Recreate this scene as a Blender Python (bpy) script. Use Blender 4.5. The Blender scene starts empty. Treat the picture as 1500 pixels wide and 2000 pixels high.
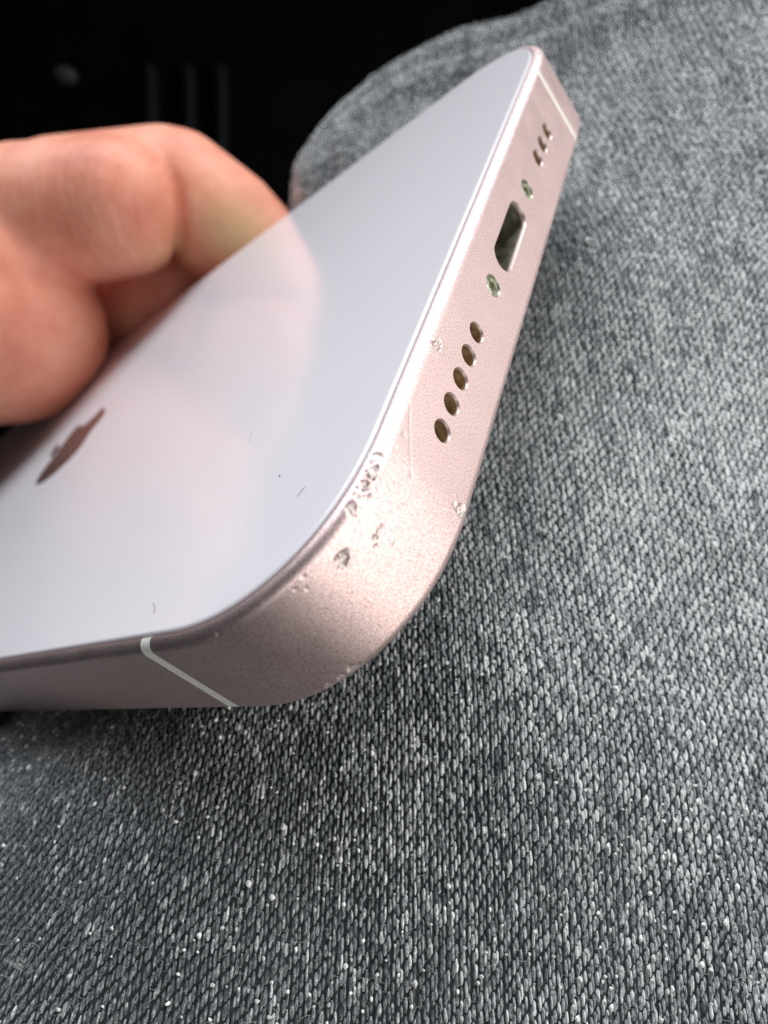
import bpy, bmesh, math, random
import numpy as np
from mathutils import Matrix, Vector, noise

S = 0.001                      # everything below is written in millimetres
random.seed(7)
rng = np.random.default_rng(7)
scene = bpy.context.scene
COL = scene.collection

# ------------------------------------------------------------------ camera
cam_d = bpy.data.cameras.new("camera")
cam = bpy.data.objects.new("camera", cam_d)
COL.objects.link(cam)
cam.location = (0, 0, 60 * S)
cam.rotation_euler = (math.radians(32), 0, 0)          # looks 58 degrees down
cam_d.sensor_fit = 'VERTICAL'
cam_d.sensor_height = 36
cam_d.sensor_width = 27
cam_d.lens = 24.755
cam_d.clip_start = 0.002
cam_d.clip_end = 20
cam_d.dof.use_dof = True
cam_d.dof.focus_distance = 40.5 * S
cam_d.dof.aperture_fstop = 37
scene.camera = cam

# ------------------------------------------------------------------ light
world = bpy.data.worlds.new("World")
scene.world = world
world.use_nodes = True
wb = world.node_tree.nodes["Background"]
wb.inputs[0].default_value = (0.80, 0.90, 1.0, 1)
wb.inputs[1].default_value = 0.03


def area(name, loc, target, sx, sy, power, color):
    d = bpy.data.lights.new(name, 'AREA')
    d.shape = 'RECTANGLE'
    d.size, d.size_y = sx * S, sy * S
    d.energy = power
    d.color = color
    o = bpy.data.objects.new(name, d)
    COL.objects.link(o)
    o.location = Vector(loc) * S
    o.rotation_euler = (Vector(target) - Vector(loc)).to_track_quat('-Z', 'Y').to_euler()
    return o


area("side_window_light", (670, -20, 380), (0, 30, 10), 1050, 640, 6.3, (1.0, 0.98, 0.94))
area("rear_window_light", (150, -760, 430), (0, 30, 10), 700, 360, 1.7, (0.95, 0.97, 1.0))
area("rear_side_window_light", (480, -560, 150), (0, 20, 20), 360, 260, 1.15, (1.0, 0.97, 0.88))
area("windscreen_light", (-60, 720, 600), (0, 40, 0), 1500, 720, 20.5, (0.90, 0.95, 1.0))

vs = scene.view_settings
scene.display_settings.display_device = 'sRGB'
vs.view_transform = 'Standard'
vs.look = 'None'
vs.exposure = 0.0
vs.gamma = 1.0
vs.use_curve_mapping = False
scene.cycles.use_denoising = True
scene.cycles.denoising_prefilter = 'NONE'
scene.cycles.max_bounces = 8

# ------------------------------------------------------------------ helpers


def link(name, me, mats=(), parent=None, matrix=None, label=None, cat=None, group=None, kind=None):
    o = bpy.data.objects.new(name, me)
    COL.objects.link(o)
    for m in mats:
        me.materials.append(m)
    if parent:
        o.parent = parent
    if matrix is not None:
        o.matrix_world = matrix
    for k, v in (("label", label), ("category", cat), ("group", group), ("kind", kind)):
        if v:
            o[k] = v
    return o


def empty(name, matrix, label, cat, group=None):
    o = bpy.data.objects.new(name, None)
    COL.objects.link(o)
    o.empty_display_size = 0.005
    o.matrix_world = matrix
    o["label"], o["category"] = label, cat
    if group:
        o["group"] = group
    return o


def mesh(name, verts, faces, smooth=True, angle=None):
    me = bpy.data.meshes.new(name)
    v = np.asarray(verts, float) * S
    me.from_pydata(v.tolist(), [], faces)
    me.update()
    if smooth:
        me.polygons.foreach_set("use_smooth", [True] * len(me.polygons))
        if angle:
            me.set_sharp_from_angle(angle=math.radians(angle))
    return me


def quads_np(name, V, Q, smooth=True):
    """fast mesh from numpy vertices (mm) and quad indices"""
    me = bpy.data.meshes.new(name)
    me.vertices.add(len(V))
    me.vertices.foreach_set("co", (V * S).astype(np.float32).ravel())
    me.loops.add(Q.size)
    me.loops.foreach_set("vertex_index", Q.astype(np.int32).ravel())
    me.polygons.add(len(Q))
    me.polygons.foreach_set("loop_start", np.arange(0, Q.size, Q.shape[1], dtype=np.int32))
    me.polygons.foreach_set("loop_total", np.full(len(Q), Q.shape[1], dtype=np.int32))
    if smooth:
        me.polygons.foreach_set("use_smooth", np.ones(len(Q), dtype=bool))
    me.update()
    me.validate()
    return me


def evaluated(o, name):
    dg = bpy.context.evaluated_depsgraph_get()
    dg.update()
    me = bpy.data.meshes.new_from_object(o.evaluated_get(dg))
    me.name = name
    return me


class Mat:
    def __init__(self, name):
        self.m = bpy.data.materials.new(name)
        self.m.use_nodes = True
        self.t = self.m.node_tree
        self.b = self.t.nodes["Principled BSDF"]

    def n(self, kind, **kw):
        x = self.t.nodes.new(kind)
        for k, v in kw.items():
            if k in x.inputs:
                x.inputs[k].default_value = v
            else:
                setattr(x, k, v)
        return x

    def l(self, a, b):
        self.t.links.new(a, b)

    def set(self, **kw):
        for k, v in kw.items():
            self.b.inputs[k.replace("_", " ")].default_value = v
        return self

    def obj(self):
        return self.n("ShaderNodeTexCoord").outputs["Object"]

    def noise(self, scale, detail=3, rough=.55, vec=None):
        x = self.n("ShaderNodeTexNoise", Scale=scale, Detail=detail, Roughness=rough)
        self.l(vec or self.obj(), x.inputs["Vector"])
        return x.outputs["Fac"]

    def ramp(self, fac, stops):
        x = self.n("ShaderNodeValToRGB")
        e = x.color_ramp.elements
        while len(e) < len(stops):
            e.new(.5)
        for i, (p, c) in enumerate(stops):
            e[i].position = p
            e[i].color = (*c, 1) if len(c) == 3 else c
        self.l(fac, x.inputs[0])
        return x.outputs[0]

    def mix(self, fac, a, b):
        x = self.n("ShaderNodeMix", data_type='RGBA')
        for sock, val in ((x.inputs[0], fac), (x.inputs[6], a), (x.inputs[7], b)):
            if isinstance(val, (int, float)):
                sock.default_value = val
            elif isinstance(val, tuple):
                sock.default_value = (*val, 1)
            else:
                self.l(val, sock)
        return x.outputs[2]

    def attr(self, name):
        return self.n("ShaderNodeAttribute", attribute_name=name).outputs["Fac"]

    def bump(self, h, strength, dist):
        x = self.n("ShaderNodeBump", Strength=strength, Distance=dist)
        self.l(h, x.inputs["Height"])
        prev = self.b.inputs["Normal"].links
        if prev:
            self.l(prev[0].from_socket, x.inputs["Normal"])
        self.l(x.outputs[0], self.b.inputs["Normal"])


def vcol(me, name, vals):
    a = me.attributes.new(name, 'FLOAT', 'POINT')
    a.data.foreach_set("value", np.asarray(vals, np.float32))


# ------------------------------------------------------------------ materials
mat = Mat("anodised_aluminium").set(Metallic=1.0, Roughness=0.42)
grain = mat.noise(11000, 2, .8)
blot = mat.noise(500, 3, .6)
c = mat.ramp(grain, [(.30, (.46, .295, .29)), (.50, (.79, .595, .58)), (.70, (.99, .845, .83))])
c = mat.mix(mat.attr("chip"), c, (.66, .62, .58))
mat.l(c, mat.b.inputs["Base Color"])
r = mat.n("ShaderNodeMapRange")
r.inputs["To Min"].default_value = .42
r.inputs["To Max"].default_value = .54
mat.l(blot, r.inputs["Value"])
rr = mat.n("ShaderNodeMath", operation='MULTIPLY_ADD')
mat.l(mat.attr("chip"), rr.inputs[0])
rr.inputs[1].default_value = .16
mat.l(r.outputs[0], rr.inputs[2])
mat.l(rr.outputs[0], mat.b.inputs["Roughness"])
mat.bump(grain, .25, .00002)
ALU = mat.m

mat = Mat("pink_back_glass").set(Roughness=.07, IOR=1.5, Specular_IOR_Level=.36)
nz = mat.noise(60, 4, .6)
mat.l(mat.ramp(nz, [(.3, (.845, .795, .825)), (.7, (.865, .815, .845))]), mat.b.inputs["Base Color"])
sm = mat.noise(180, 5, .7)
r = mat.n("ShaderNodeMapRange")
r.inputs["To Min"].default_value = .07
r.inputs["To Max"].default_value = .16
mat.l(sm, r.inputs["Value"])
mat.l(r.outputs[0], mat.b.inputs["Roughness"])
GLASS = mat.m
SCREEN = Mat("black_screen_glass").set(Base_Color=(.006, .006, .007, 1), Roughness=.05).m
CORE = Mat("dark_inner_body").set(Base_Color=(.02, .02, .022, 1), Roughness=.6).m
LOGO = Mat("polished_logo").set(Base_Color=(.25, .20, .20, 1), Metallic=.75, Roughness=.22).m

mat = Mat("antenna_plastic").set(Roughness=.5)
mat.l(mat.ramp(mat.noise(3000), [(.3, (.70, .675, .62)), (.7, (.80, .77, .71))]), mat.b.inputs["Base Color"])
BAND = mat.m

mat = Mat("hole_wall_metal").set(Metallic=.8, Roughness=.4)
mat.l(mat.ramp(mat.noise(2500, 3), [(.3, (.42, .28, .16)), (.7, (.75, .57, .37))]), mat.b.inputs["Base Color"])
WALL = mat.m
mat = Mat("hole_rim_metal").set(Metallic=1, Roughness=.48, Base_Color=(.74, .60, .56, 1))
RIM = mat.m
mat = Mat("dusty_speaker_mesh").set(Roughness=.8)
d1 = mat.noise(3800, 4, .7)
mat.l(mat.ramp(d1, [(.38, (.03, .026, .018)), (.52, (.13, .11, .07)), (.62, (.55, .50, .40))]), mat.b.inputs["Base Color"])
MESHY = mat.m
mat = Mat("screw_steel").set(Metallic=.85, Roughness=.33)
mat.l(mat.ramp(mat.noise(3500, 3), [(.35, (.30, .30, .22)), (.65, (.66, .66, .54))]), mat.b.inputs["Base Color"])
STEEL = mat.m
mat = Mat("port_inside").set(Roughness=.5, Metallic=.3)
mat.l(mat.ramp(mat.noise(1100, 4), [(.35, (.10, .093, .068)), (.7, (.36, .335, .26))]), mat.b.inputs["Base Color"])
PORTM = mat.m
GOLD = Mat("port_contact_gold").set(Base_Color=(.6, .45, .2, 1), Metallic=1, Roughness=.3).m

mat = Mat("denim_ground").set(Roughness=.95)
mat.l(mat.ramp(mat.noise(2500, 3), [(.35, (.014, .017, .020)), (.7, (.045, .05, .054))]), mat.b.inputs["Base Color"])
CLOTH = mat.m

mat = Mat("warp_yarn").set(Roughness=.85)
mat.b.inputs["Sheen Weight"].default_value = .25
mat.b.inputs["Sheen Roughness"].default_value = .4
mp = mat.n("ShaderNodeMapping")
mp.inputs["Scale"].default_value = (1, .5, 1)
mp.inputs["Rotation"].default_value = (0, 0, .25)
mat.l(mat.obj(), mp.inputs["Vector"])
fib = mat.noise(5200, 4, .8, mp.outputs[0])
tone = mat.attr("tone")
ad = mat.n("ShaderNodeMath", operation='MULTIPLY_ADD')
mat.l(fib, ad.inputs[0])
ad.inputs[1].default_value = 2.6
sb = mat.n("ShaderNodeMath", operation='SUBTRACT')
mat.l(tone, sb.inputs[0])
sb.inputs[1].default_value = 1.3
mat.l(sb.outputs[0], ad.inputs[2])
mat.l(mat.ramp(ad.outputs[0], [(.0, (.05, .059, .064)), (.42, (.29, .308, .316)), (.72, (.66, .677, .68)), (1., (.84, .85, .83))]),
      mat.b.inputs["Base Color"])
mat.bump(fib, 1.0, .00010)
YARN = mat.m

mat = Mat("weft_yarn").set(Roughness=.8)
mat.l(mat.ramp(mat.attr("tone"), [(.0, (.02, .023, .025)), (.5, (.10, .11, .11)), (1., (.86, .87, .84))]), mat.b.inputs["Base Color"])
WEFT = mat.m
LINT = Mat("pale_lint").set(Base_Color=(.45, .46, .45, 1), Roughness=.9).m
DARKLINT = Mat("dark_lint").set(Base_Color=(.12, .11, .12, 1), Roughness=.8).m
THREAD = Mat("seam_thread").set(Base_Color=(.10, .11, .11, 1), Roughness=.9).m

mat = Mat("skin").set(Roughness=.48, IOR=1.4)
v1 = mat.noise(110, 4, .6)
c = mat.ramp(v1, [(.30, (.68, .225, .145)), (.52, (.81, .325, .22)), (.72, (.86, .41, .29))])
c = mat.mix(mat.attr("blanch"), c, (.80, .58, .31))
mat.l(c, mat.b.inputs["Base Color"])
mat.b.inputs["Subsurface Weight"].default_value = .2
mat.b.inputs["Subsurface Radius"].default_value = (1.0, .38, .2)
mat.b.inputs["Subsurface Scale"].default_value = .0022
mp = mat.n("ShaderNodeMapping")
mp.inputs["Scale"].default_value = (1, .5, .5)
mat.l(mat.obj(), mp.inputs["Vector"])
mat.bump(mat.noise(700, 5, .65, mp.outputs[0]), .35, .0005)
mat.bump(mat.noise(2600, 2, .6), .3, .0001)
al = mat.n("ShaderNodeMath", operation='MULTIPLY_ADD')
mat.l(mat.noise(160, 3), al.inputs[0])
al.inputs[1].default_value = 3.0
mat.l(mat.attr("along"), al.inputs[2])
w1 = mat.n("ShaderNodeTexNoise", noise_dimensions='1D', Scale=.9, Detail=3.0)
mat.l(al.outputs[0], w1.inputs["W"])
cm = mat.n("ShaderNodeMath", operation='MULTIPLY')
mat.l(w1.outputs["Fac"], cm.inputs[0])
mat.l(mat.attr("crease"), cm.inputs[1])
mat.bump(cm.outputs[0], .32, .0008)
SKIN = mat.m

mat = Mat("black_car_plastic").set(Roughness=.7, Specular_IOR_Level=.05)
mat.l(mat.ramp(mat.noise(40), [(.3, (.0015, .0017, .0018)), (.7, (.0025, .0028, .003))]), mat.b.inputs["Base Color"])
PLASTIC = mat.m
CARPET = Mat("black_carpet").set(Base_Color=(.004, .0043, .0046, 1), Roughness=1, Specular_IOR_Level=0).m
GREY = Mat("worn_grey_plastic").set(Base_Color=(.03, .036, .04, 1), Roughness=.6, Specular_IOR_Level=.3).m
DULL = Mat("dull_rib_plastic").set(Base_Color=(.008, .010, .011, 1), Roughness=.7, Specular_IOR_Level=.15).m

# ------------------------------------------------------------------ jeans leg
CP = np.array([[-20.3, -1.1, 8.6], [0.0, -2.4, 7.8], [21.0, -2.5, 6.0], [24.1, 17.6, 10.9], [5.1, 14.6, 14.3],
               [-24.6, 12.5, 6.5], [-32.7, 17.0, -1.5], [-12.6, 13.4, 10.0], [-3.5, 12.9, 12.0], [29.0, 33.7, 13.9],
               [12.7, 34.3, 13.0], [21.6, 55.3, 16.7], [32.6, 53.6, 18.1], [39.2, 85.9, 22.9], [25.3, 97.1, 18.1],
               [20.3, 94.9, 13.2], [10.7, 108.7, 12.4], [-3.9, 108.5, 2.8], [-11.6, 100.0, -2.5], [-25.6, 3.2, 6.6],
               [-22.9, -3.5, 8.3], [23.3, -3.6, 7.0], [-27, 17, -5], [-42, 20, -18], [-10.6, 45.6, 1], [-8.3, 78, -9],
               [-22, 82, -26], [-22, 55, -17], [-45, 60, -44], [-45, 0, -4], [50, 0, 0], [60, 40, 8], [60, 90, 20],
               [50, 115, 24], [20, -25, -6], [-20, -25, -2], [18.4, 69, 14], [5, 40, 10], [-45, 85, -58], [-60, 100, -78]])


def tps_k(d):
    return np.where(d > 1e-9, d * d * np.log(d + 1e-12), 0)


_n = len(CP)
_D = np.linalg.norm(CP[:, None, :2] - CP[None, :, :2], axis=2) / 50
_Q = np.c_[np.ones(_n), CP[:, :2] / 50]
_M = np.block([[tps_k(_D) + .01 * np.eye(_n), _Q], [_Q.T, np.zeros((3, 3))]])
_C = np.linalg.solve(_M, np.r_[CP[:, 2], 0, 0, 0])


def edge_d(x, y):
    """distance past the folded edge of the trouser leg (positive = beyond it)"""
    d1 = y - (111.8 - .28 * np.maximum(0, x + 2))
    d1b = -.58 * (x + 7) + .81 * (y - 111.8)
    w = np.clip((y - 80) / 12, 0, 1)
    d2 = (-.97 * (x + 14.8) - .23 * (y - 106.8)) * w - 25 * (1 - w)
    return np.maximum(np.maximum(d1, d1b), d2)


def height(x, y):
    x = np.asarray(x, float)
    y = np.asarray(y, float)
    out = _C[_n] + _C[_n + 1] * x / 50 + _C[_n + 2] * y / 50
    for i in range(_n):
        out = out + _C[i] * tps_k(np.hypot(x - CP[i, 0], y - CP[i, 1]) / 50)
    # soft creases and wrinkles of worn cloth
    out = out + .30 * np.sin(.21 * x + .12 * y + .6) * np.sin(.08 * x - .17 * y)
    out = out + .22 * np.sin(.47 * x - .22 * y + 1.3) * np.cos(.13 * x + .33 * y)
    out = out + .4 * np.exp(-((y - 76 - .32 * (x - 25)) / 3.2) ** 2) / (1 + np.exp(-(x - 20) / 2.5))
    out = out - .3 * np.exp(-((y - 70 - .32 * (x - 25)) / 3.0) ** 2) / (1 + np.exp(-(x - 20) / 2.5))
    d = edge_d(x, y)
    # hem: a doubled strip with a groove on its inner side, then the fold
    out = out + .9 / (1 + np.exp(-(d + 9) / .6)) - .5 * np.exp(-((d + 4.5) / 1.2) ** 2)
    out = out - 2.6 * np.maximum(0, d + .6) ** 2 / (1 + .25 * np.maximum(0, d + .6))
    return out


def grad(x, y, e=.15):
    return (height(x + e, y) - height(x - e, y)) / (2 * e), (height(x, y + e) - height(x, y - e)) / (2 * e)


X0, X1, Y0, Y1 = -56, 64, -14, 117
jeans = empty("jeans_leg", Matrix.Translation(Vector((10, 40, -30)) * S),
              "grey denim trouser leg lying under the pink phone", "jeans")
JM = Matrix.Translation((0, 0, 0))
gx = np.arange(X0, X1 + .01, .8)
gy = np.arange(Y0, Y1 + .01, .8)
GX, GY = np.meshgrid(gx, gy, indexing='ij')
GZ = np.maximum(height(GX, GY) - .10, -95)
V = np.stack([GX, GY, GZ], -1).reshape(-1, 3)
nx, ny = len(gx), len(gy)
I = np.arange(nx * ny).reshape(nx, ny)
Qd = np.stack([I[:-1, :-1], I[1:, :-1], I[1:, 1:], I[:-1, 1:]], -1).reshape(-1, 4)
# back side of the cloth, so that it has thickness
Qd = Qd[edge_d(V[Qd[:, 0], 0], V[Qd[:, 0], 1]) < 5]
Vb = V - np.array([0, 0, .8])
Qb = Qd[:, ::-1] + len(V)
rim = np.concatenate([I[0, :], I[1:, -1], I[-1, ::-1][1:], I[::-1, 0][1:-1]])
rq = np.stack([rim, np.roll(rim, -1), np.roll(rim, -1) + len(V), rim + len(V)], -1)
cloth = link("cloth", quads_np("cloth", np.r_[V, Vb], np.r_[Qd, Qb, rq]), [CLOTH], jeans, JM)

# warp floats of a two-over-one twill, each a small arched yarn
PC, PK = .250, .300                    # column pitch, pick pitch
cols = np.arange(X0 + 1, X1 - 1, PC)
rows = np.arange(-2, int((Y1 - Y0) / (3 * PK)) + 2)
ci, ri = np.meshgrid(np.arange(len(cols)), rows, indexing='ij')
ci, ri = ci.ravel(), ri.ravel()
y = Y0 + 3 * PK * ri + PK * (ci % 3)
x = cols[ci]
fan = np.clip((14 - y) / 16, 0, 1.4) * np.clip((4 - x) / 26, 0, 1.6)
x = x - 1.5 * fan + .05 * np.sin(y * .8 + ci * 2.4) + .012 * rng.normal(size=len(x))
y = y + .03 * rng.normal(size=len(x)) + .5 * np.sin(x * .22) + .12 * np.sin(x * .9 + y * .3)
keep = (y > Y0 + .5) & (y < Y1 - .5) & (x > X0 + .5) & (x < X1 - .5) & (edge_d(x, y) < 4.6)
keep &= ~((x < -14) & (y > 34) & (y < 86)) & ~((x < -46) & (y > 30)) & ~((x > 50) & (y < 40))
x, y, ci = x[keep], y[keep], ci[keep]
fan = fan[keep]
N = len(x)
hx, hy = grad(x, y)
tx = np.c_[np.ones(N), np.zeros(N), hx]
ty = np.c_[np.zeros(N), np.ones(N), hy]
nrm = np.cross(tx, ty)
nrm /= np.linalg.norm(nrm, axis=1, keepdims=True)
ctr = np.c_[x, y, height(x, y)]
colw = 1 + .12 * np.sin(ci * 78.233)
lenf = .375 * (1 + .10 * rng.normal(size=N))
wid = .112 * colw * (1 + .12 * rng.normal(size=N))
hgt = .18 * (1 + .20 * rng.normal(size=N))
lean = .03 * rng.normal(size=N) + .26 * np.clip(fan, 0, 1)
painted_shade = .28 * np.exp(-((x - 27) / 19) ** 2 - ((y - 35) / 20) ** 2) + .08 * np.clip((y - 60) / 30, 0, 1) - .48 / (1 + np.exp((x + 5 + .30 * y) / 7))  # light at right-centre and far end, shade at left, painted into yarn tone
big = .47 + painted_shade - .07 * np.clip((18 - y) / 18, 0, 1) - .13 / (1 + np.exp(-(edge_d(x, y) + 11) / 1.5)) + .06 * np.sin(x * .35 + 1) * np.sin(y * .27) + .05 * np.sin(ci * 12.9898) + .16 * rng.normal(size=N)  # near end also darkened as painted shade
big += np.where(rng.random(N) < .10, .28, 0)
VS, QS, TS, off = [], [], [], 0
for near, na, nb in ((y < 52, 5, 5), (y >= 52, 3, 4)):
    k = np.nonzero(near)[0]
    ua = np.linspace(-1, 1, na)
    ub = np.linspace(-1, 1, nb)
    taper = np.sqrt(np.clip(1 - .78 * np.abs(ub) ** 4.5, 0, 1))
    parts = []
    for j in range(nb):
        for i in range(na):
            a = ua[i] * wid[k] * taper[j] * (1 + .10 * rng.normal(size=len(k)))
            b = ub[j] * lenf[k]
            z = hgt[k] * (np.cos(ua[i] * 1.45) * (1 - .80 * np.abs(ub[j]) ** 2.6)) - .055
            parts.append(ctr[k] + tx[k] * (a + lean[k] * b)[:, None] + ty[k] * b[:, None] + nrm[k] * z[:, None])
    VS.append(np.stack(parts, 1).reshape(-1, 3))
    q = np.array([[j * na + i, j * na + i + 1, (j + 1) * na + i + 1, (j + 1) * na + i] for j in range(nb - 1) for i in range(na - 1)])
    QS.append((q[None] + (np.arange(len(k)) * na * nb)[:, None, None]).reshape(-1, 4) + off)
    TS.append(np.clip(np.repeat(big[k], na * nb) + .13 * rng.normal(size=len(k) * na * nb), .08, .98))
    off += len(k) * na * nb
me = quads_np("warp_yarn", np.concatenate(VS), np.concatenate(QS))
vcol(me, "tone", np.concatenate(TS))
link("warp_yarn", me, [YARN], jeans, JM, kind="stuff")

# weft crossings between the floats: mostly dark, some bright white specks
cl = .5 + .5 * np.sin(x * .31 + 2) * np.sin(y * .23 + .5)
white = rng.random(N) < (.05 + .12 * cl)
white &= ~((y < 20) & (x < -14) & (rng.random(N) < .7))
k = np.nonzero(white | (rng.random(N) < .30))[0]
white, tx, ty, nrm = white[k], tx[k], ty[k], nrm[k]
wx, wy = x[k] + .02, y[k] + 1.5 * PK
N = len(k)
wz = height(wx, wy)
tone = np.where(white, .70 + .35 * rng.random(N), .10 + .35 * rng.random(N) ** 2)
rad = np.where(white, .078 + .085 * rng.random(N) ** 1.4, .08)
el = .8 + .9 * rng.random(N) ** 2
na, nb = 6, 3
parts = []
for j in range(nb):
    ph = (j / (nb - 1)) * math.pi / 2
    for i in range(na):
        th = 2 * math.pi * i / na
        rr = rad * (1 + .24 * rng.normal(size=N))
        a = rr * math.cos(th) * max(math.cos(ph), .12)
        b = rr * math.sin(th) * max(math.cos(ph), .12) * el
        z = (rr * math.sin(ph)) * np.where(white, 1.0, .6) - np.where(white, -.105, .05)
        parts.append(np.c_[wx, wy, wz] + tx * a[:, None] + ty * b[:, None] + nrm * z[:, None])
V = np.stack(parts, 1).reshape(-1, 3)
q = np.array([[j * na + i, j * na + (i + 1) % na, (j + 1) * na + (i + 1) % na, (j + 1) * na + i] for j in range(nb - 1) for i in range(na)])
Q = (q[None] + (np.arange(N) * na * nb)[:, None, None]).reshape(-1, 4)
me = quads_np("weft_yarn", V, Q)
vcol(me, "tone", np.repeat(np.clip(tone, 0, 1), na * nb))
link("weft_yarn", me, [WEFT], jeans, JM, kind="stuff")


def strand_mesh(name, paths, radii, sides=4):
    V, F = [], []
    for pts, r in zip(paths, radii):
        k0 = len(V)
        m = len(pts)
        for k, p in enumerate(pts):
            tdir = (Vector(pts[min(k + 1, m - 1)]) - Vector(pts[max(k - 1, 0)])).normalized()
            a = tdir.orthogonal().normalized()
            b = tdir.cross(a)
            rr = r * (.35 if k in (0, m - 1) else 1)
            for s in range(sides):
                t = 2 * math.pi * s / sides
                V.append(Vector(p) + (a * math.cos(t) + b * math.sin(t)) * rr)
        for k in range(m - 1):
            for s in range(sides):
                F.append((k0 + k * sides + s, k0 + k * sides + (s + 1) % sides,
                          k0 + (k + 1) * sides + (s + 1) % sides, k0 + (k + 1) * sides + s))
    return mesh(name, [tuple(v) for v in V], F)


# loose fuzz standing off the yarns
paths, radii = [], []
fx = rng.uniform(-34, 40, 8000)
fy = rng.uniform(-10, 45, 8000)
fz = height(fx, fy)
for a, b, z in zip(fx, fy, fz):
    if random.random() > .75 - .008 * b:
        continue
    L = random.uniform(.3, 1.3)
    t = random.uniform(0, 2 * math.pi)
    p = Vector((a, b, z + .06))
    d = Vector((math.cos(t), math.sin(t), random.uniform(.1, .7))).normalized()
    pts = []
    for k in range(5):
        pts.append(p.copy())
        p += d * L / 4
        d = (d + Vector((random.gauss(0, .45), random.gauss(0, .45), random.gauss(-.18, .3)))).normalized()
    paths.append(pts)
    radii.append(random.uniform(.006, .013))
link("fuzz", strand_mesh("fuzz", paths, radii, 3), [LINT], jeans, JM, kind="stuff")

# ------------------------------------------------------------------ phone
PM = Matrix(((0.29513, -0.72021, -0.62785, 8.63904 * S),
             (0.9541, 0.18717, 0.23379, 40.91214 * S),
             (-0.05087, -0.66803, 0.7424, 29.06376 * S), (0, 0, 0, 1)))
phone = empty("smartphone", PM, "pale pink smartphone with scuffed metal corner held over the denim", "phone")
W, LEN, CR, CE = 64.2, 131.5, 11.43, 2.22


def outline():
    """closed outline, counter-clockwise seen from the back, starting on the near long side"""
    t = np.linspace(1e-6, math.pi / 2 - 1e-6, 700)
    c, s = np.cos(t) ** (2 / CE) * CR, np.sin(t) ** (2 / CE) * CR
    w = W / 2
    P = [(-w, LEN / 2)]
    P += [(-w + CR - a, CR - b) for a, b in zip(c, s)]
    P += [(w - CR + b, CR - a) for a, b in zip(c, s)]
    P += [(w - CR + a, LEN - CR + b) for a, b in zip(c, s)]
    P += [(-w + CR - b, LEN - CR + a) for a, b in zip(c, s)]
    P += [(-w, LEN / 2)]
    P = np.array(P)
    seg = np.linalg.norm(np.diff(P, axis=0), axis=1)
    k = np.r_[True, seg > 1e-9]
    P = P[k]
    s = np.r_[0, np.cumsum(np.linalg.norm(np.diff(P, axis=0), axis=1))]
    return P, s


OP, OS = outline()
OT = OS[-1]


def at_s(s):
    s = np.mod(s, OT)
    p = np.c_[np.interp(s, OS, OP[:, 0]), np.interp(s, OS, OP[:, 1])]
    a = np.mod(s + .12, OT)
    b = np.mod(s - .12, OT)
    d = np.c_[np.interp(a, OS, OP[:, 0]) - np.interp(b, OS, OP[:, 0]), np.interp(a, OS, OP[:, 1]) - np.interp(b, OS, OP[:, 1])]
    d /= np.linalg.norm(d, axis=1, keepdims=True)
    return p, np.c_[-d[:, 1], d[:, 0]]           # point, inward normal


def s_of(x, y):
    return OS[np.argmin((OP[:, 0] - x) ** 2 + (OP[:, 1] - y) ** 2)]


S_BAND_N = LEN / 2 - 13.7                        # centre of the near antenna line, on the long side
S_X0 = s_of(-W / 2 + CR, 0)                      # start of the straight bottom edge
S_BAND_F = S_X0 + (20.0 - (-W / 2 + CR))
HB, HF = .50, .30

flat_z = np.r_[np.linspace(-2.95, 2.95, 82)]
fa = np.linspace(0, math.pi / 2, 11)[1:]
PROF = [(0, z) for z in flat_z] + [(.68 - .68 * math.cos(a), 2.95 + .70 * math.sin(a)) for a in fa]
PROF += [(.70, 2.9), (1.8, 2.88), (1.8, -2.88), (.70, -2.9)]
PROF += [(.68 - .68 * math.cos(a), -2.95 - .70 * math.sin(a)) for a in fa[::-1]]
PROF = np.array(PROF)


def sweep(name, svals, close_ends=True, prof=PROF):
    p, nin = at_s(np.asarray(svals))
    m, k = len(p), len(prof)
    V = np.zeros((m, k, 3))
    V[:, :, 0] = p[:, None, 0] + nin[:, None, 0] * prof[None, :, 0]
    V[:, :, 1] = p[:, None, 1] + nin[:, None, 1] * prof[None, :, 0]
    V[:, :, 2] = prof[None, :, 1]
    V = V.reshape(-1, 3)
    F = [(i * k + j, (i + 1) * k + j, (i + 1) * k + (j + 1) % k, i * k + (j + 1) % k) for i in range(m - 1) for j in range(k)]
    F.append(tuple(range(k)))
    F.append(tuple(range((m - 1) * k, m * k))[::-1])
    return V, F


def steps(a, b, fine_to, fine, coarse):
    out = [a]
    while out[-1] < b:
        s = out[-1]
        st = fine if s < fine_to else coarse
        out.append(s + st)
    out[-1] = b
    if len(out) > 2 and out[-1] - out[-2] < .02:
        out.pop(-2)
    return np.array(out)


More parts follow.
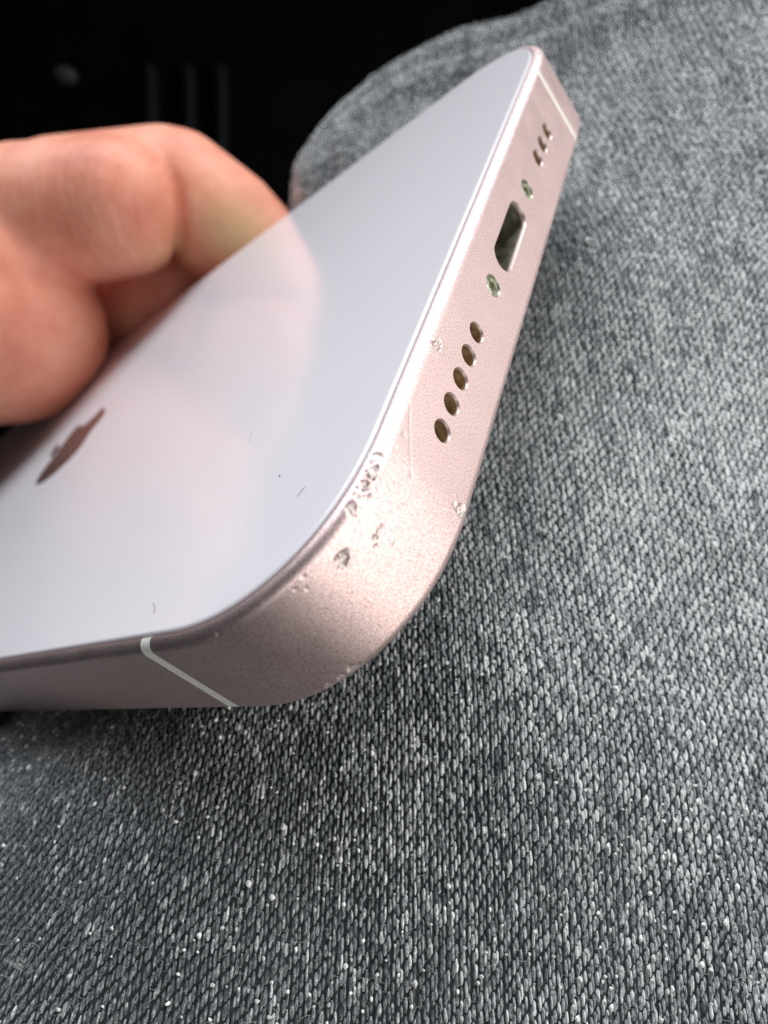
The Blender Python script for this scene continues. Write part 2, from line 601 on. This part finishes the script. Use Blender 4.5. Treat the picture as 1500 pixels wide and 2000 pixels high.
# dents: centre (x, y, z), radius, depth
DENTS = [((-22.46, .25, 3.45), .30, .11), ((-23.10, .30, 3.40), .30, .16), ((-23.55, .30, 3.25), .38, .20),
         ((-24.21, .45, 3.35), .36, .20), ((-24.47, .40, 2.80), .20, .11), ((-24.77, .60, 3.35), .30, .16),
         ((-25.45, .85, 3.25), .28, .12), ((-25.65, .86, 2.95), .17, .09),
         ((-25.12, .66, 1.25), .17, .10), ((-25.40, .75, 1.32), .15, .08), ((-25.70, .87, 1.25), .20, .13),
         ((-26.02, 1.0, .95), .15, .08), ((-25.33, .73, .20), .09, .06), ((-27.27, 1.67, 2.05), .42, .20),
         ((-27.55, 1.85, 1.85), .25, .10), ((-20.37, 0, 2.6), .17, .03), ((-21.18, 0, -2.75), .42, .15),
         ((-13.67, 0, 2.72), .33, .22), ((-13.30, 0, 2.60), .22, .16), ((-14.67, .11, 3.2), .12, .07),
         ((-31.46, 7.4, 3.2), .20, .08), ((-30.22, 4.51, -3.05), .34, .10), ((-30.6, 5.1, -3.1), .25, .09),
         ((-31.04, 5.96, -3.1), .28, .08), ((-28.99, 3.02, 2.35), .10, .05), ((-28.77, 2.82, 2.95), .14, .06),
         ((-21.4, 0, 2.8), .08, .05), ((-24.3, .3, 2.2), .07, .04), ((-22.8, .08, 2.5), .06, .04), ((-29.3, 3.3, 2.8), .12, .05)]
for k in range(46):                                          # fine pepper of tiny chips round the corner
    s = random.uniform(S_BAND_N + 2, S_X0 + 6)
    p, nn = at_s(np.array([s]))
    DENTS.append(((p[0, 0], p[0, 1], random.choice([random.uniform(-2.9, 2.9), random.uniform(.5, 3.1)])), random.uniform(.035, .065), .02))
scr = [((-18.37, .0, 3.0), (-20.37, 0, 2.1)), ((-20.37, 0, 2.1), (-22.13, .05, 1.1))]


def dent_field(V, depth_out=True):
    """returns inward displacement depth and bare-metal factor for points V (mm)"""
    V = np.asarray(V)
    dep = np.zeros(len(V))
    chip = np.zeros(len(V))
    for c, r, d in DENTS:
        dist = np.linalg.norm(V - np.array(c), axis=1)
        for i in np.nonzero(dist < r * 2.2)[0]:
            v = Vector(V[i])
            n1 = noise.noise(v * (1.1 / r) + Vector((c[0] * 3, 0, 0)))
            n2 = noise.noise(v * (2.6 / r) + Vector((0, c[2] * 5, 9)))
            e = dist[i] / r * (.95 + .75 * n1 + .38 * n2)
            f = 1 - min(max((e - .55) / .45, 0), 1)
            f = f * f * (3 - 2 * f)
            n3 = noise.noise(v * (6 / r))
            dd = 1.0 * d * f * (.70 + .8 * n2 + .45 * n3)
            if r > .1:                                        # a little metal pushed up round the dent
                dd -= d * .05 * math.exp(-((e - 1.25) / .22) ** 2)
            if abs(dd) > abs(dep[i]):
                dep[i] = dd
            chip[i] = max(chip[i], min(1, max(0, f * (.75 + .9 * n2))))
    for a, b in scr:
        a, b = np.array(a), np.array(b)
        t = np.clip(((V - a) @ (b - a)) / ((b - a) @ (b - a)), 0, 1)
        dist = np.linalg.norm(V - (a + t[:, None] * (b - a)), axis=1)
        k = dist < .05
        dep[k] += .012
        chip[k] = np.maximum(chip[k], .35)
    return dep, chip


segA = np.r_[steps(S_BAND_N + HB, S_X0 + 16, 1e9, .075, .3)[:-1], steps(S_X0 + 16, S_BAND_F - HF, 0, .6, .6)]
V, F = sweep("frame", segA)
outer = (V[:, 2] > -10)
dep, _ = dent_field(V)
p, nin = at_s(np.repeat(segA, len(PROF)))
pn = np.tile(np.array([(1, 0) if abs(z) <= 2.96 and o < .01 else ((.7, -.7 * np.sign(z)) if o <= .69 else (0, 0)) for o, z in PROF]), (len(segA), 1))
V = V + np.c_[nin[:, 0] * pn[:, 0], nin[:, 1] * pn[:, 0], pn[:, 1]] * dep[:, None]
V[:, 1] += 0
frame_tmp = link("frame_raw", mesh("frame_raw", V, F), [ALU])

HOLES = [(-9.77, .26), (-11.85, .26), (-13.88, .26), (-15.95, .27), (-18.02, .27), (11.1, .2), (13.2, .2), (15.29, .2)]
SCREWS = [(-5.11, .25), (6.55, .2)]
PORT = (.6, .22, 3.55, 1.04)


def ring_pts(cx, cz, r, n=36):
    return [(cx + r * math.cos(2 * math.pi * i / n), cz + r * math.sin(2 * math.pi * i / n)) for i in range(n)]


def stadium(cx, cz, a, b, n=14, e=2.6):
    out = []
    for k in range(4 * n):
        t = 2 * math.pi * (k + .5) / (4 * n)
        ex, ez = math.cos(t), math.sin(t)
        # straight sides with round ends
        x = (a - b) * (1 if ex > 0 else -1) + b * ex
        out.append((cx + x, cz + b * ez))
    return out


def tube(loops):
    """loops: list of (points_xz, y) -> verts, faces (quad strips)"""
    V, F = [], []
    n = len(loops[0][0])
    for pts, yy in loops:
        V += [(a, yy, b) for a, b in pts]
    for k in range(len(loops) - 1):
        for i in range(n):
            F.append((k * n + i, k * n + (i + 1) % n, (k + 1) * n + (i + 1) % n, (k + 1) * n + i))
    return V, F, n


CV, CF = [], []
cut = [ring_pts(x, z, .70) for x, z in HOLES] + [ring_pts(x, z, .78) for x, z in SCREWS] + [stadium(*PORT)]
for lp in cut:
    k0 = len(CV)
    V_, F_, n = tube([(lp, -1.0), (lp, 3.0)])
    CV += V_
    CF += [tuple(k0 + i for i in f) for f in F_]
    CF.append(tuple(range(k0, k0 + n))[::-1])
    CF.append(tuple(range(k0 + n, k0 + 2 * n)))
cutter = link("cutter", mesh("cutter", CV, CF, smooth=False))
for o in (frame_tmp, cutter):
    bm = bmesh.new()
    bm.from_mesh(o.data)
    bmesh.ops.recalc_face_normals(bm, faces=bm.faces)
    bm.to_mesh(o.data)
    bm.free()
md = frame_tmp.modifiers.new("cut", 'BOOLEAN')
md.operation = 'DIFFERENCE'
md.object = cutter
md.solver = 'EXACT'
fm = evaluated(frame_tmp, "frame")
bpy.data.objects.remove(frame_tmp)
bpy.data.objects.remove(cutter)
fm.materials.clear()
segB = np.r_[steps(S_BAND_F + HF, S_BAND_F + 26, 1e9, .45, .3)[:-1], steps(S_BAND_F + 26, OT + S_BAND_N - HB, 0, 1.0, 1.0)]
V, F = sweep("frame", segB)
bm = bmesh.new()
bm.from_mesh(fm)
bv = [bm.verts.new(Vector(v) * S) for v in V]
for f in F:
    bm.faces.new([bv[i] for i in f])
bmesh.ops.recalc_face_normals(bm, faces=bm.faces)
bm.to_mesh(fm)
bm.free()
fm.polygons.foreach_set("use_smooth", [True] * len(fm.polygons))
fm.set_sharp_from_angle(angle=math.radians(50))
co = np.empty(len(fm.vertices) * 3, np.float32)
fm.vertices.foreach_get("co", co)
_, chip = dent_field(co.reshape(-1, 3) / S)
vcol(fm, "chip", chip)
link("frame", fm, [ALU], phone, PM)

for sc, hb, lab in ((S_BAND_N, HB, "pale antenna line across the near long side"), (S_BAND_F, HF, "pale antenna line across the far end of the bottom edge")):
    V, F = sweep("antenna_band", np.linspace(sc - hb, sc + hb, 6))
    me = mesh("antenna_band", V, F, True, 45)
    link("antenna_band", me, [BAND], phone, PM)["label"] = lab


def slab(name, levels, m, rough=None):
    """closed slab from a list of (inset, z) rings following the outline"""
    s = np.r_[steps(0, OT, 0, .5, .5)[:-1]]
    p, nin = at_s(s)
    n = len(s)
    V, F = [], []
    for o, z in levels:
        V += [(a[0] + b[0] * o, a[1] + b[1] * o, z) for a, b in zip(p, nin)]
    for k in range(len(levels) - 1):
        F += [(k * n + i, k * n + (i + 1) % n, (k + 1) * n + (i + 1) % n, (k + 1) * n + i) for i in range(n)]
    F.append(tuple(range(n))[::-1])
    F.append(tuple(range((len(levels) - 1) * n, len(levels) * n)))
    return link(name, mesh(name, V, F, True, 60), [m], phone, PM)


gl = [(.78, 2.95), (.78, 3.55)]
gl += [(.78 + .22 * (1 - math.cos(a)), 3.55 + .24 * math.sin(a)) for a in np.linspace(0, math.pi / 2, 7)[1:]]
gl += [(1.12, 3.792), (1.6, 3.793), (2.4, 3.793)]
back = slab("back_glass", gl, GLASS)
slab("screen", [(2.4, -3.80), (1.2, -3.80), (.95, -3.78), (.80, -3.6), (.80, -2.95)], SCREEN)
slab("inner_body", [(3.6, -2.85), (3.6, 2.85)], CORE)

# logo: a fruit outline with a bite and a leaf, set in the glass


def bez(start, segs):
    pts, p = [], np.array(start, float)
    for a in segs:
        a = np.array(a, float).reshape(3, 2) + p
        for t in np.linspace(0, 1, 9)[1:]:
            pts.append((1 - t) ** 3 * p + 3 * t * (1 - t) ** 2 * a[0] + 3 * t * t * (1 - t) * a[1] + t ** 3 * a[2])
        p = a[2]
    return pts


body_pts = bez((318.7, 268.7), [(-.2, -36.7, 16.4, -64.4, 50, -84.8), (-18.8, -26.9, -47.2, -41.7, -84.7, -44.6),
                                (-35.5, -2.8, -74.3, 20.7, -88.5, 20.7), (-15, 0, -49.4, -19.7, -76.4, -19.7),
                                (-55.8, .9, -115.1, 44.5, -115.1, 133.2), (0, 26.2, 4.8, 53.3, 14.4, 81.2),
                                (12.8, 36.7, 59, 126.7, 107.2, 125.2), (25.2, -.6, 43, -17.9, 75.8, -17.9),
                                (31.8, 0, 48.3, 17.9, 76.4, 17.9), (48.6, -.7, 90.4, -82.5, 102.6, -119.3),
                                (-65.2, -30.7, -61.7, -90, -61.7, -91.9)])
leaf_pts = bez((262.1, 104.5), [(27.3, -32.4, 24.8, -61.9, 24, -72.5), (-24.1, 1.4, -52, 16.4, -67.9, 34.9),
                                (-17.5, 19.8, -27.8, 44.3, -25.6, 71.9), (26.1, 2, 49.9, -11.4, 69.5, -34.3)])
V, F = [], []
for pts in (body_pts, leaf_pts):
    k0 = len(V)
    n = len(pts)
    k = 14.2 / 450
    xy = [((q[0] - 190) * k, 64.6 - (q[1] - 256) * k) for q in pts]
    V += [(a, b, 3.70) for a, b in xy] + [(a, b, 3.812) for a, b in xy]
    F += [(k0 + i, k0 + (i + 1) % n, k0 + n + (i + 1) % n, k0 + n + i) for i in range(n)]
    F.append(tuple(range(k0 + n, k0 + 2 * n)))
me = mesh("logo", V, F, smooth=False)
lg = link("logo", me, [LOGO], back, PM)
lg["label"] = "dark mirrored fruit logo on the back glass"

# speaker holes
for k, (x, z) in enumerate(HOLES):
    V, F, n = tube([(ring_pts(x, z, .695), .0), (ring_pts(x, z, .64), .09), (ring_pts(x, z, .62), .16)])
    rimo = link("speaker_hole", mesh("speaker_hole", V, F), [RIM], phone, PM)
    V, F, n = tube([(ring_pts(x, z, .62), .16), (ring_pts(x, z, .62), 1.5)])
    link("wall", mesh("wall", V, F), [WALL], rimo, PM)
    V, F, n = tube([(ring_pts(x, z, .63), 1.15), (ring_pts(x, z, .3), 1.22)])
    F.append(tuple(range(n, 2 * n)))
    link("mesh_disc", mesh("mesh_disc", V, F), [MESHY], rimo, PM)

# screws with a five-lobed recess
for x, z in SCREWS:
    def star(r0, r1, n=40, ph=.4):
        return [(x + (r0 + r1 * math.cos(5 * (2 * math.pi * i / n) + ph)) * math.cos(2 * math.pi * i / n),
                 z + (r0 + r1 * math.cos(5 * (2 * math.pi * i / n) + ph)) * math.sin(2 * math.pi * i / n)) for i in range(n)]
    V, F, n = tube([(ring_pts(x, z, .775, 40), .0), (ring_pts(x, z, .72, 40), .08), (ring_pts(x, z, .70, 40), .22),
                    (ring_pts(x, z, .62, 40), .14), (star(.34, .06), .10), (star(.31, .06), .34)])
    F.append(tuple(range(5 * n, 6 * n)))
    link("screw", mesh("screw", V, F, True, 35), [STEEL], phone, PM)

# charging port
cx, cz, a, b = PORT
V, F, n = tube([(stadium(cx, cz, a, b - .005), .0), (stadium(cx, cz, a - .07, b - .07), .12), (stadium(cx, cz, a - .10, b - .10), .3)])
port = link("charging_port", mesh("charging_port", V, F), [RIM], phone, PM)
V, F, n = tube([(stadium(cx, cz, a - .10, b - .10), .3), (stadium(cx, cz, a - .12, b - .12), 6.2)])
F.append(tuple(range(n, 2 * n)))
link("wall", mesh("wall", V, F, True, 40), [PORTM], port, PM)
for i in range(8):
    x = cx - 2.45 + .7 * i
    V = [(x + dx, yy, cz + zz) for dx in (-.2, .2) for yy in (2.2, 5.8) for zz in (-.91, -.82)]
    F = [(0, 1, 3, 2), (4, 6, 7, 5), (0, 4, 5, 1), (2, 3, 7, 6), (1, 5, 7, 3), (0, 2, 6, 4)]
    link("contact_pin", mesh("contact_pin", V, F, False), [GOLD], port, PM)

# ------------------------------------------------------------------ hand


def wl(p):
    return np.array(PM @ (Vector(p) * S)) / S


def chain(pts):
    """pts: [(world mm xyz, radius)] -> list of spheres interpolated along the bone"""
    out = []
    for (p0, r0), (p1, r1) in zip(pts[:-1], pts[1:]):
        p0, p1 = np.array(p0, float), np.array(p1, float)
        n = max(2, int(np.linalg.norm(p1 - p0) / 1.6))
        for k in range(n + 1):
            t = k / n
            out.append((p0 * (1 - t) + p1 * t, r0 * (1 - t) + r1 * t))
    return out


# points in the phone's own frame (x across, y along, z off the back glass)
J = wl
index_prox = [(J((31.1, 114.9, 42.5)), 12.0), (J((32.6, 93.6, 31.9)), 10.8), (J((34.2, 78.2, 24.5)), 10.6), (J((36.0, 64.5, 17.0)), 9.6)]
web = [(J((33, 80, 24)), 10.2), (J((25.2, 84.0, 21.0)), 12.6), (J((21.4, 88, 19)), 13.8)]
web2 = [(J((31, 92, 30)), 11.5), (J((23.5, 95, 26.5)), 14.5), (J((21, 102, 28)), 16.5)]
index_dist = [(J((44.2, 62.1, 12.9)), 9.1), (J((42.9, 58.5, 5.2)), 8.8), (J((41.4, 57.0, -3.4)), 8.5), (J((39.8, 56, -9)), 7.4)]
thumb_ball = [(J((21.4, 86.4, 17.0)), 14.6), (J((20.9, 98.8, 25)), 17), (J((25, 117, 36)), 20)]
middle = [(J((43.0, 75.6, 1.0)), 7.6), (J((43.5, 83, 3)), 8.6), (J((42.5, 100, 12)), 10), (J((40, 118, 22)), 12)]
ring = [(J((41.5, 92, -4.5)), 7.6), (J((45, 106, 0)), 9), (J((43, 124, 16)), 11)]
knuckle = [(J((39, 76, 23)), 9.3), (J((44, 63.5, 14.5)), 9.0)]
palm = [(J((34, 112, 36)), 15), (J((36, 130, 32)), 21), (J((34, 150, 45)), 23), (J((30, 180, 62)), 24)]
bm = bmesh.new()
for ch in (index_prox, index_dist, knuckle, web, web2, thumb_ball, middle, ring, palm):
    for pt, r in chain(ch):
        bmesh.ops.create_icosphere(bm, subdivisions=3, radius=r * S, matrix=Matrix.Translation(Vector(pt) * S))
me = bpy.data.meshes.new("hand_raw")
bm.to_mesh(me)
bm.free()
tmp = link("hand_raw", me)
md = tmp.modifiers.new("fuse", 'REMESH')
md.mode = 'VOXEL'
md.voxel_size = .6 * S
md = tmp.modifiers.new("soften", 'SMOOTH')
md.factor = .5
md.iterations = 11
hm = evaluated(tmp, "hand")
bpy.data.objects.remove(tmp)
hm.polygons.foreach_set("use_smooth", [True] * len(hm.polygons))
co = np.empty(len(hm.vertices) * 3, np.float32)
hm.vertices.foreach_get("co", co)
co = co.reshape(-1, 3) / S
PMi = np.array(PM.inverted())
loc = co @ PMi[:3, :3].T + PMi[:3, 3] / S
pen = (loc[:, 0] < 32.1) & (loc[:, 2] < 3.95) & (loc[:, 1] < 131) & (loc[:, 2] > -8)
print("hand verts inside phone slab:", int(pen.sum()), "min z", float(loc[loc[:, 0] < 32.1][:, 2].min()))
# flesh flattens where it meets the glass and the side of the phone
on_glass = (loc[:, 0] < 33) & (loc[:, 2] > -2)
loc[:, 2] = np.where(on_glass, np.maximum(loc[:, 2], 4.1), loc[:, 2])
loc[:, 0] = np.where((loc[:, 2] < 4.1) & (loc[:, 0] < 32.35), 32.35, loc[:, 0])
# skin fold where the bent finger's two segments meet


def seg_sdf(P, chain_pts):
    best = np.full(len(P), 1e9)
    for (p0, r0), (p1, r1) in zip(chain_pts[:-1], chain_pts[1:]):
        a, b = np.array(p0, float), np.array(p1, float)
        t = np.clip(((P - a) @ (b - a)) / ((b - a) @ (b - a)), 0, 1)
        best = np.minimum(best, np.linalg.norm(P - (a + t[:, None] * (b - a)), axis=1) - (r0 + (r1 - r0) * t))
    return best


da, db = seg_sdf(co, index_prox), seg_sdf(co, index_dist)
fold = np.exp(-((da - db) / .75) ** 2) * (np.maximum(da, db) < 2.5)
hn = np.empty(len(hm.vertices) * 3, np.float32)
hm.vertices.foreach_get("normal", hn)
hn = hn.reshape(-1, 3) @ PMi[:3, :3].T
fold = fold * np.clip((17.5 - loc[:, 2]) / 5, 0, 1)
loc = loc - hn * (1.7 * fold)[:, None]
PMa = np.array(PM)
co = loc @ PMa[:3, :3].T + PMa[:3, 3] / S
hm.vertices.foreach_set("co", (co * S).astype(np.float32).ravel())
hm.update()
bl = np.exp(-(((loc[:, 0] - 35) / 5) ** 2 + ((loc[:, 1] - 50) / 6) ** 2 + ((loc[:, 2] - 5) / 6) ** 2))
bl = bl + .55 * np.exp(-(((loc[:, 1] - 61) / 2.2) ** 2 + ((loc[:, 2] - 12) / 6) ** 2 + ((loc[:, 0] - 34) / 5) ** 2))
ax = np.array([36.0, 64.5, 17.0]) - np.array([34.2, 78.2, 24.5])
ax /= np.linalg.norm(ax)
along = (loc - np.array([36.0, 64.5, 17.0])) @ ax
vcol(hm, "along", along)
vcol(hm, "crease", np.exp(-((along - 2) / 7.0) ** 2) * .8 + .2)
vcol(hm, "blanch", np.clip(bl, 0, 1))
hm.materials.clear()
hand = link("hand", hm, [SKIN], label="bare hand with bent finger gripping the far edge of the phone", cat="hand")

# ------------------------------------------------------------------ lint on the glass
for (x, y, L, a, bend, r, lab) in (
        (-23.5, 4.6, .75, 1.9, 1.6, .013, "short curved dark fibre on the glass near the worn corner"),
        (-30.0, 14.0, 1.3, .5, .8, .011, "thin fibre on the glass beside the near antenna line"),
        (-21.8, 7.8, .10, .3, .2, .030, "tiny dark speck on the glass near the worn corner"),
        (-17.0, 14.0, 1.5, .2, .5, .007, "faint pale fibre in the middle of the back glass")):
    pts = []
    px, py = x, y
    for k in range(9):
        pts.append((px, py, 3.81 + r + .02 * math.sin(k)))
        an = a + bend * k / 8
        px += math.cos(an) * L / 8
        py += math.sin(an) * L / 8
    o = link("lint_fibre", strand_mesh("lint_fibre", [pts], [r], 5), [DARKLINT], matrix=PM, label=lab, cat="lint",
             group="lint lying on the back glass")

tp, tr = [], []
for k in range(14):
    p = Vector((-22.4 + random.gauss(0, .25), -.75 + random.gauss(0, .12), 0))
    p.z = float(height(p.x, p.y)) + .22
    d = Vector((random.choice((-1, 1)), random.gauss(.25, .3), random.gauss(.1, .2))).normalized()
    pts = []
    for j in range(7):
        pts.append(p.copy())
        p += d * random.uniform(.08, .16)
        d = (d + Vector((random.gauss(0, .25), .16, random.gauss(0, .2)))).normalized()
    tp.append(pts)
    tr.append(random.uniform(.010, .018))
link("lint_tuft", strand_mesh("lint_tuft", tp, tr, 4), [LINT], label="pale tuft of lint caught on the denim at the lower left", cat="lint")

# ------------------------------------------------------------------ dark car interior behind


def box(name, c, d, m, parent=None, rot=0, bev=2, **kw):
    bm = bmesh.new()
    bmesh.ops.create_cube(bm, size=1)
    bmesh.ops.scale(bm, vec=Vector(d) * S, verts=bm.verts)
    bmesh.ops.bevel(bm, geom=bm.edges[:], offset=bev * S, segments=3, affect='EDGES', profile=.5)
    me = bpy.data.meshes.new(name)
    bm.to_mesh(me)
    bm.free()
    me.polygons.foreach_set("use_smooth", [True] * len(me.polygons))
    M = Matrix.Translation(Vector(c) * S) @ Matrix.Rotation(rot, 4, 'X')
    return link(name, me, [m], parent, M, **kw)


box("footwell_floor", (-100, 300, -330), (1600, 1400, 20), CARPET, kind="structure")
box("dash_light_blocker", (-140, 450, 90), (1100, 300, 60), CARPET, kind="structure")  # out of view, added to keep window light off the footwell
box("footwell_wall", (-100, 560, -60), (1600, 30, 700), CARPET, kind="structure")
console = empty("console_panel", Matrix.Translation(Vector((-110, 365, -140)) * S),
                "dark ribbed plastic console panel in the blurred background", "car panel")
box("panel", (-120, 362, -142), (330, 24, 260), PLASTIC, console, rot=-.95, bev=8)
for x in (-112.5, -94, -78.6):
    box("rib", (x, 346, -128), (4.5, 10, 44), DULL, console, rot=-.95, bev=2)
kn = bmesh.new()
bmesh.ops.create_icosphere(kn, subdivisions=3, radius=5.5 * S)
for v in kn.verts:
    v.co.z *= .8
    v.co.y *= .6
    v.co *= 1 + .18 * noise.noise(v.co * 160)
me = bpy.data.meshes.new("knob")
kn.to_mesh(me)
kn.free()
me.polygons.foreach_set("use_smooth", [True] * len(me.polygons))
link("knob", me, [GREY], console, Matrix.Translation(Vector((-151, 352, -113)) * S))
